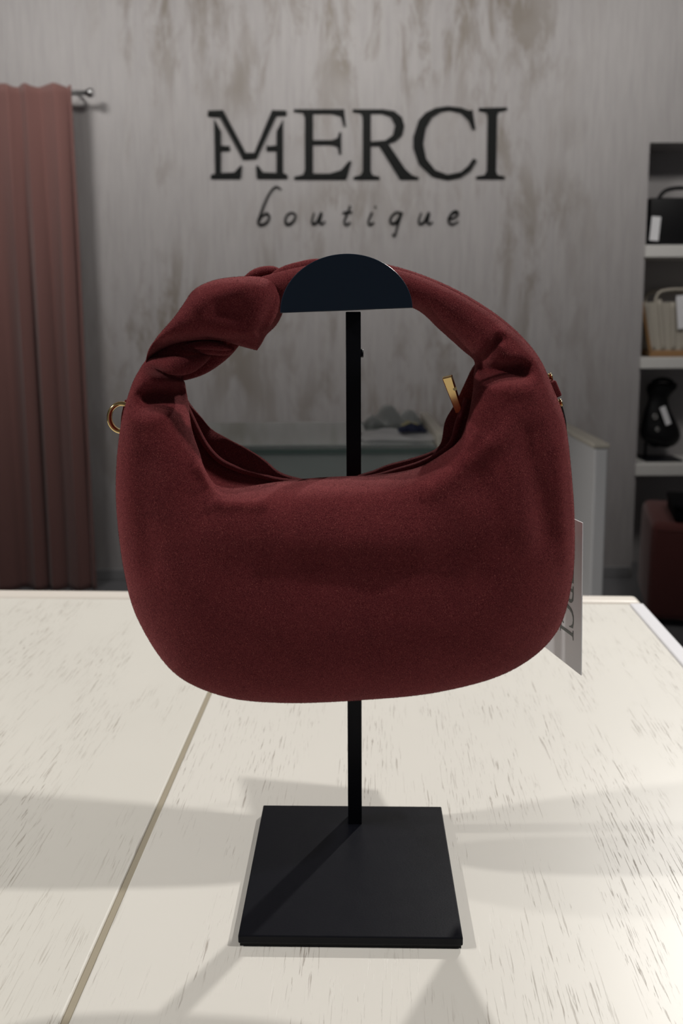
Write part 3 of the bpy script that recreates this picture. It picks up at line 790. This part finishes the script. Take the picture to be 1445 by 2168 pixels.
NAPM = mat('suede_fibres', (0.19, 0.032, 0.038), 0.9, 0, Specular_IOR_Level=0.2)
gi = nodes(NAPM)[0].new('ShaderNodeNewGeometry')
base(NAPM, ramp(NAPM, gi.outputs['Random Per Island'], [(0.0, (0.035, 0.004, 0.007)), (0.45, (0.12, 0.017, 0.022)), (0.85, (0.27, 0.052, 0.055)), (1.0, (0.62, 0.20, 0.17))]))
nap([o for o in bag.children if o.data and o.data.materials and o.data.materials[0] == SUEDE and o.name.split('.')[0] != 'zipper'], 260000)
# gold ring on the left side
rc = atY(258, 884, YB + 0.006)
RP_ = []
for k in range(25):
    an = 2 * math.pi * k / 24
    RP_.append((rc.x + 0.0068 * math.cos(an), rc.y + 0.001 * math.cos(an), rc.z + 0.0080 * math.sin(an)))
tube('side_ring', RP_, 0.0014, GOLD, bag, 12, 2.2, (0, 1, 0), 4)['label'] = 'polished gold ring on the side of the bag'
tp = [(b2(x, y), ) for x, y in ((254, 850), (251, 880), (250, 905), (248, 940), (250, 1000), (250, 1060))]
tube('side_tab', [(q[0][0] + 0.0012, YB + 0.008, q[0][1]) for q in tp], [0.0005, 0.0014, 0.0016, 0.0017, 0.0016, 0.0005], SUEDE, bag, 10, 3.0, (0, 1, 0), 5)
# zip puller
ztop = atY(946, 797, YB - 0.004); zbt = atY(972, 872, YB + 0.002)
d = (zbt - ztop); ln = d.length
bm = bmesh.new(); bmesh.ops.create_cube(bm, size=1)
for q in bm.verts:
    k = 0.0058 if q.co.z > 0 else 0.0040
    q.co = Vector((q.co.x * k, q.co.y * 0.0028, q.co.z * ln))
bmesh.ops.bevel(bm, geom=bm.edges[:], offset=0.0005, segments=2, profile=0.5, affect='EDGES')
M = Matrix.Translation((ztop + zbt) / 2) @ (-d).to_track_quat('Z', 'Y').to_matrix().to_4x4() @ Matrix.Rotation(R(215), 4, 'Z')
bm.transform(M); zpo = frombm('zip_puller', bm, GOLD, bag); zpo['label'] = 'polished gold zip puller'
qe = atY(961, 822, YB - 0.001)
cyl('puller_rivet', qe - Vector((0, 0.003, 0)), qe + Vector((0, 0.002, 0)), 0.0011, GOLD, zpo, 12)
# right side tab with gold fittings
ta = atY(1163, 800, YB + 0.004); tb1 = atY(1176, 838, YB + 0.004)
dd = (tb1 - ta)
box('side_tab', atY(1171, 822, YB + 0.004), (0.0036, 0.012, 0.0095), SUEDE, bag, 0.0008, Matrix.Rotation(R(-24), 3, 'Y'))
for (x, y, s) in ((1160, 798, .0022), (1181, 853, .0022)):
    q = atY(x, y, YB + 0.003)
    cyl('gold_stud', q - Vector((0.002, 0, 0)), q + Vector((0.0014, 0, 0.0003)), s * 0.75, GOLD, bag, 14)
    cyl('gold_stud', q + Vector((0.0010, 0, 0)), q + Vector((0.0019, 0, 0.0003)), s, GOLD, bag, 14)

# ------------------------------------------------------------------ swing tag
tdir = Vector((-math.sin(R(15)), math.cos(R(15)), 0))
YT = 0.464
tR0 = atY(1232, 1107, YT); tR1 = atY(1229, 1430, YT)
tw = 0.052
tag = empty('swing_tag', tR1, 'white card swing tag printed with grey capitals behind the burgundy bag', 'tag')
nrm = Vector((tdir.y, -tdir.x, 0))          # thickness direction
if nrm.y > 0: nrm = -nrm
thk = 0.0006
V = []
for off in (0, 1):
    for p in (tR0, tR1, tR1 + tdir * tw, tR0 + tdir * tw):
        V.append(p - nrm * thk * off)
pydata('card', V, [(0, 1, 2, 3), (7, 6, 5, 4), (0, 4, 5, 1), (1, 5, 6, 2), (2, 6, 7, 3), (3, 7, 4, 0)], CARD, tag, False)
# lettering reads downwards along the card, letter tops towards the near edge
top3 = tR0; down = (tR1 - tR0).normalized(); hh = (tR1 - tR0).length
allx = [p[0] for pcs_ in LET.values() for rg in pcs_ for r_ in rg for p in r_]
x_lo, x_hi = min(allx), max(allx)
scl = hh * 0.70 / (x_hi - x_lo)
for ch, pieces in LET.items():
    for pc_ in pieces:
        me = glyph_mesh('lettering', [[((p[0] - x_lo) * scl, (p[1] - 60) * scl) for p in rg] for rg in pc_], 0.0002)
        o_ = top3 + down * hh * 0.105 + tdir * 0.0088 + nrm * 0.0001
        Mx = Matrix(((down.x, tdir.x, nrm.x, o_.x), (down.y, tdir.y, nrm.y, o_.y), (down.z, tdir.z, nrm.z, o_.z), (0, 0, 0, 1)))
        me.transform(Mx)
        link('lettering', me, INK, tag, False)
cpt = [atY(1184, 848, YB + 0.004), atY(1192, 875, YB + 0.005), atY(1197, 910, YB + 0.007), atY(1197, 1000, YB + 0.016), (tR0 + tdir * tw / 2 + Vector((0, 0, -0.006)))]
tube('cord', cpt, 0.0006, CORD, tag, 8)
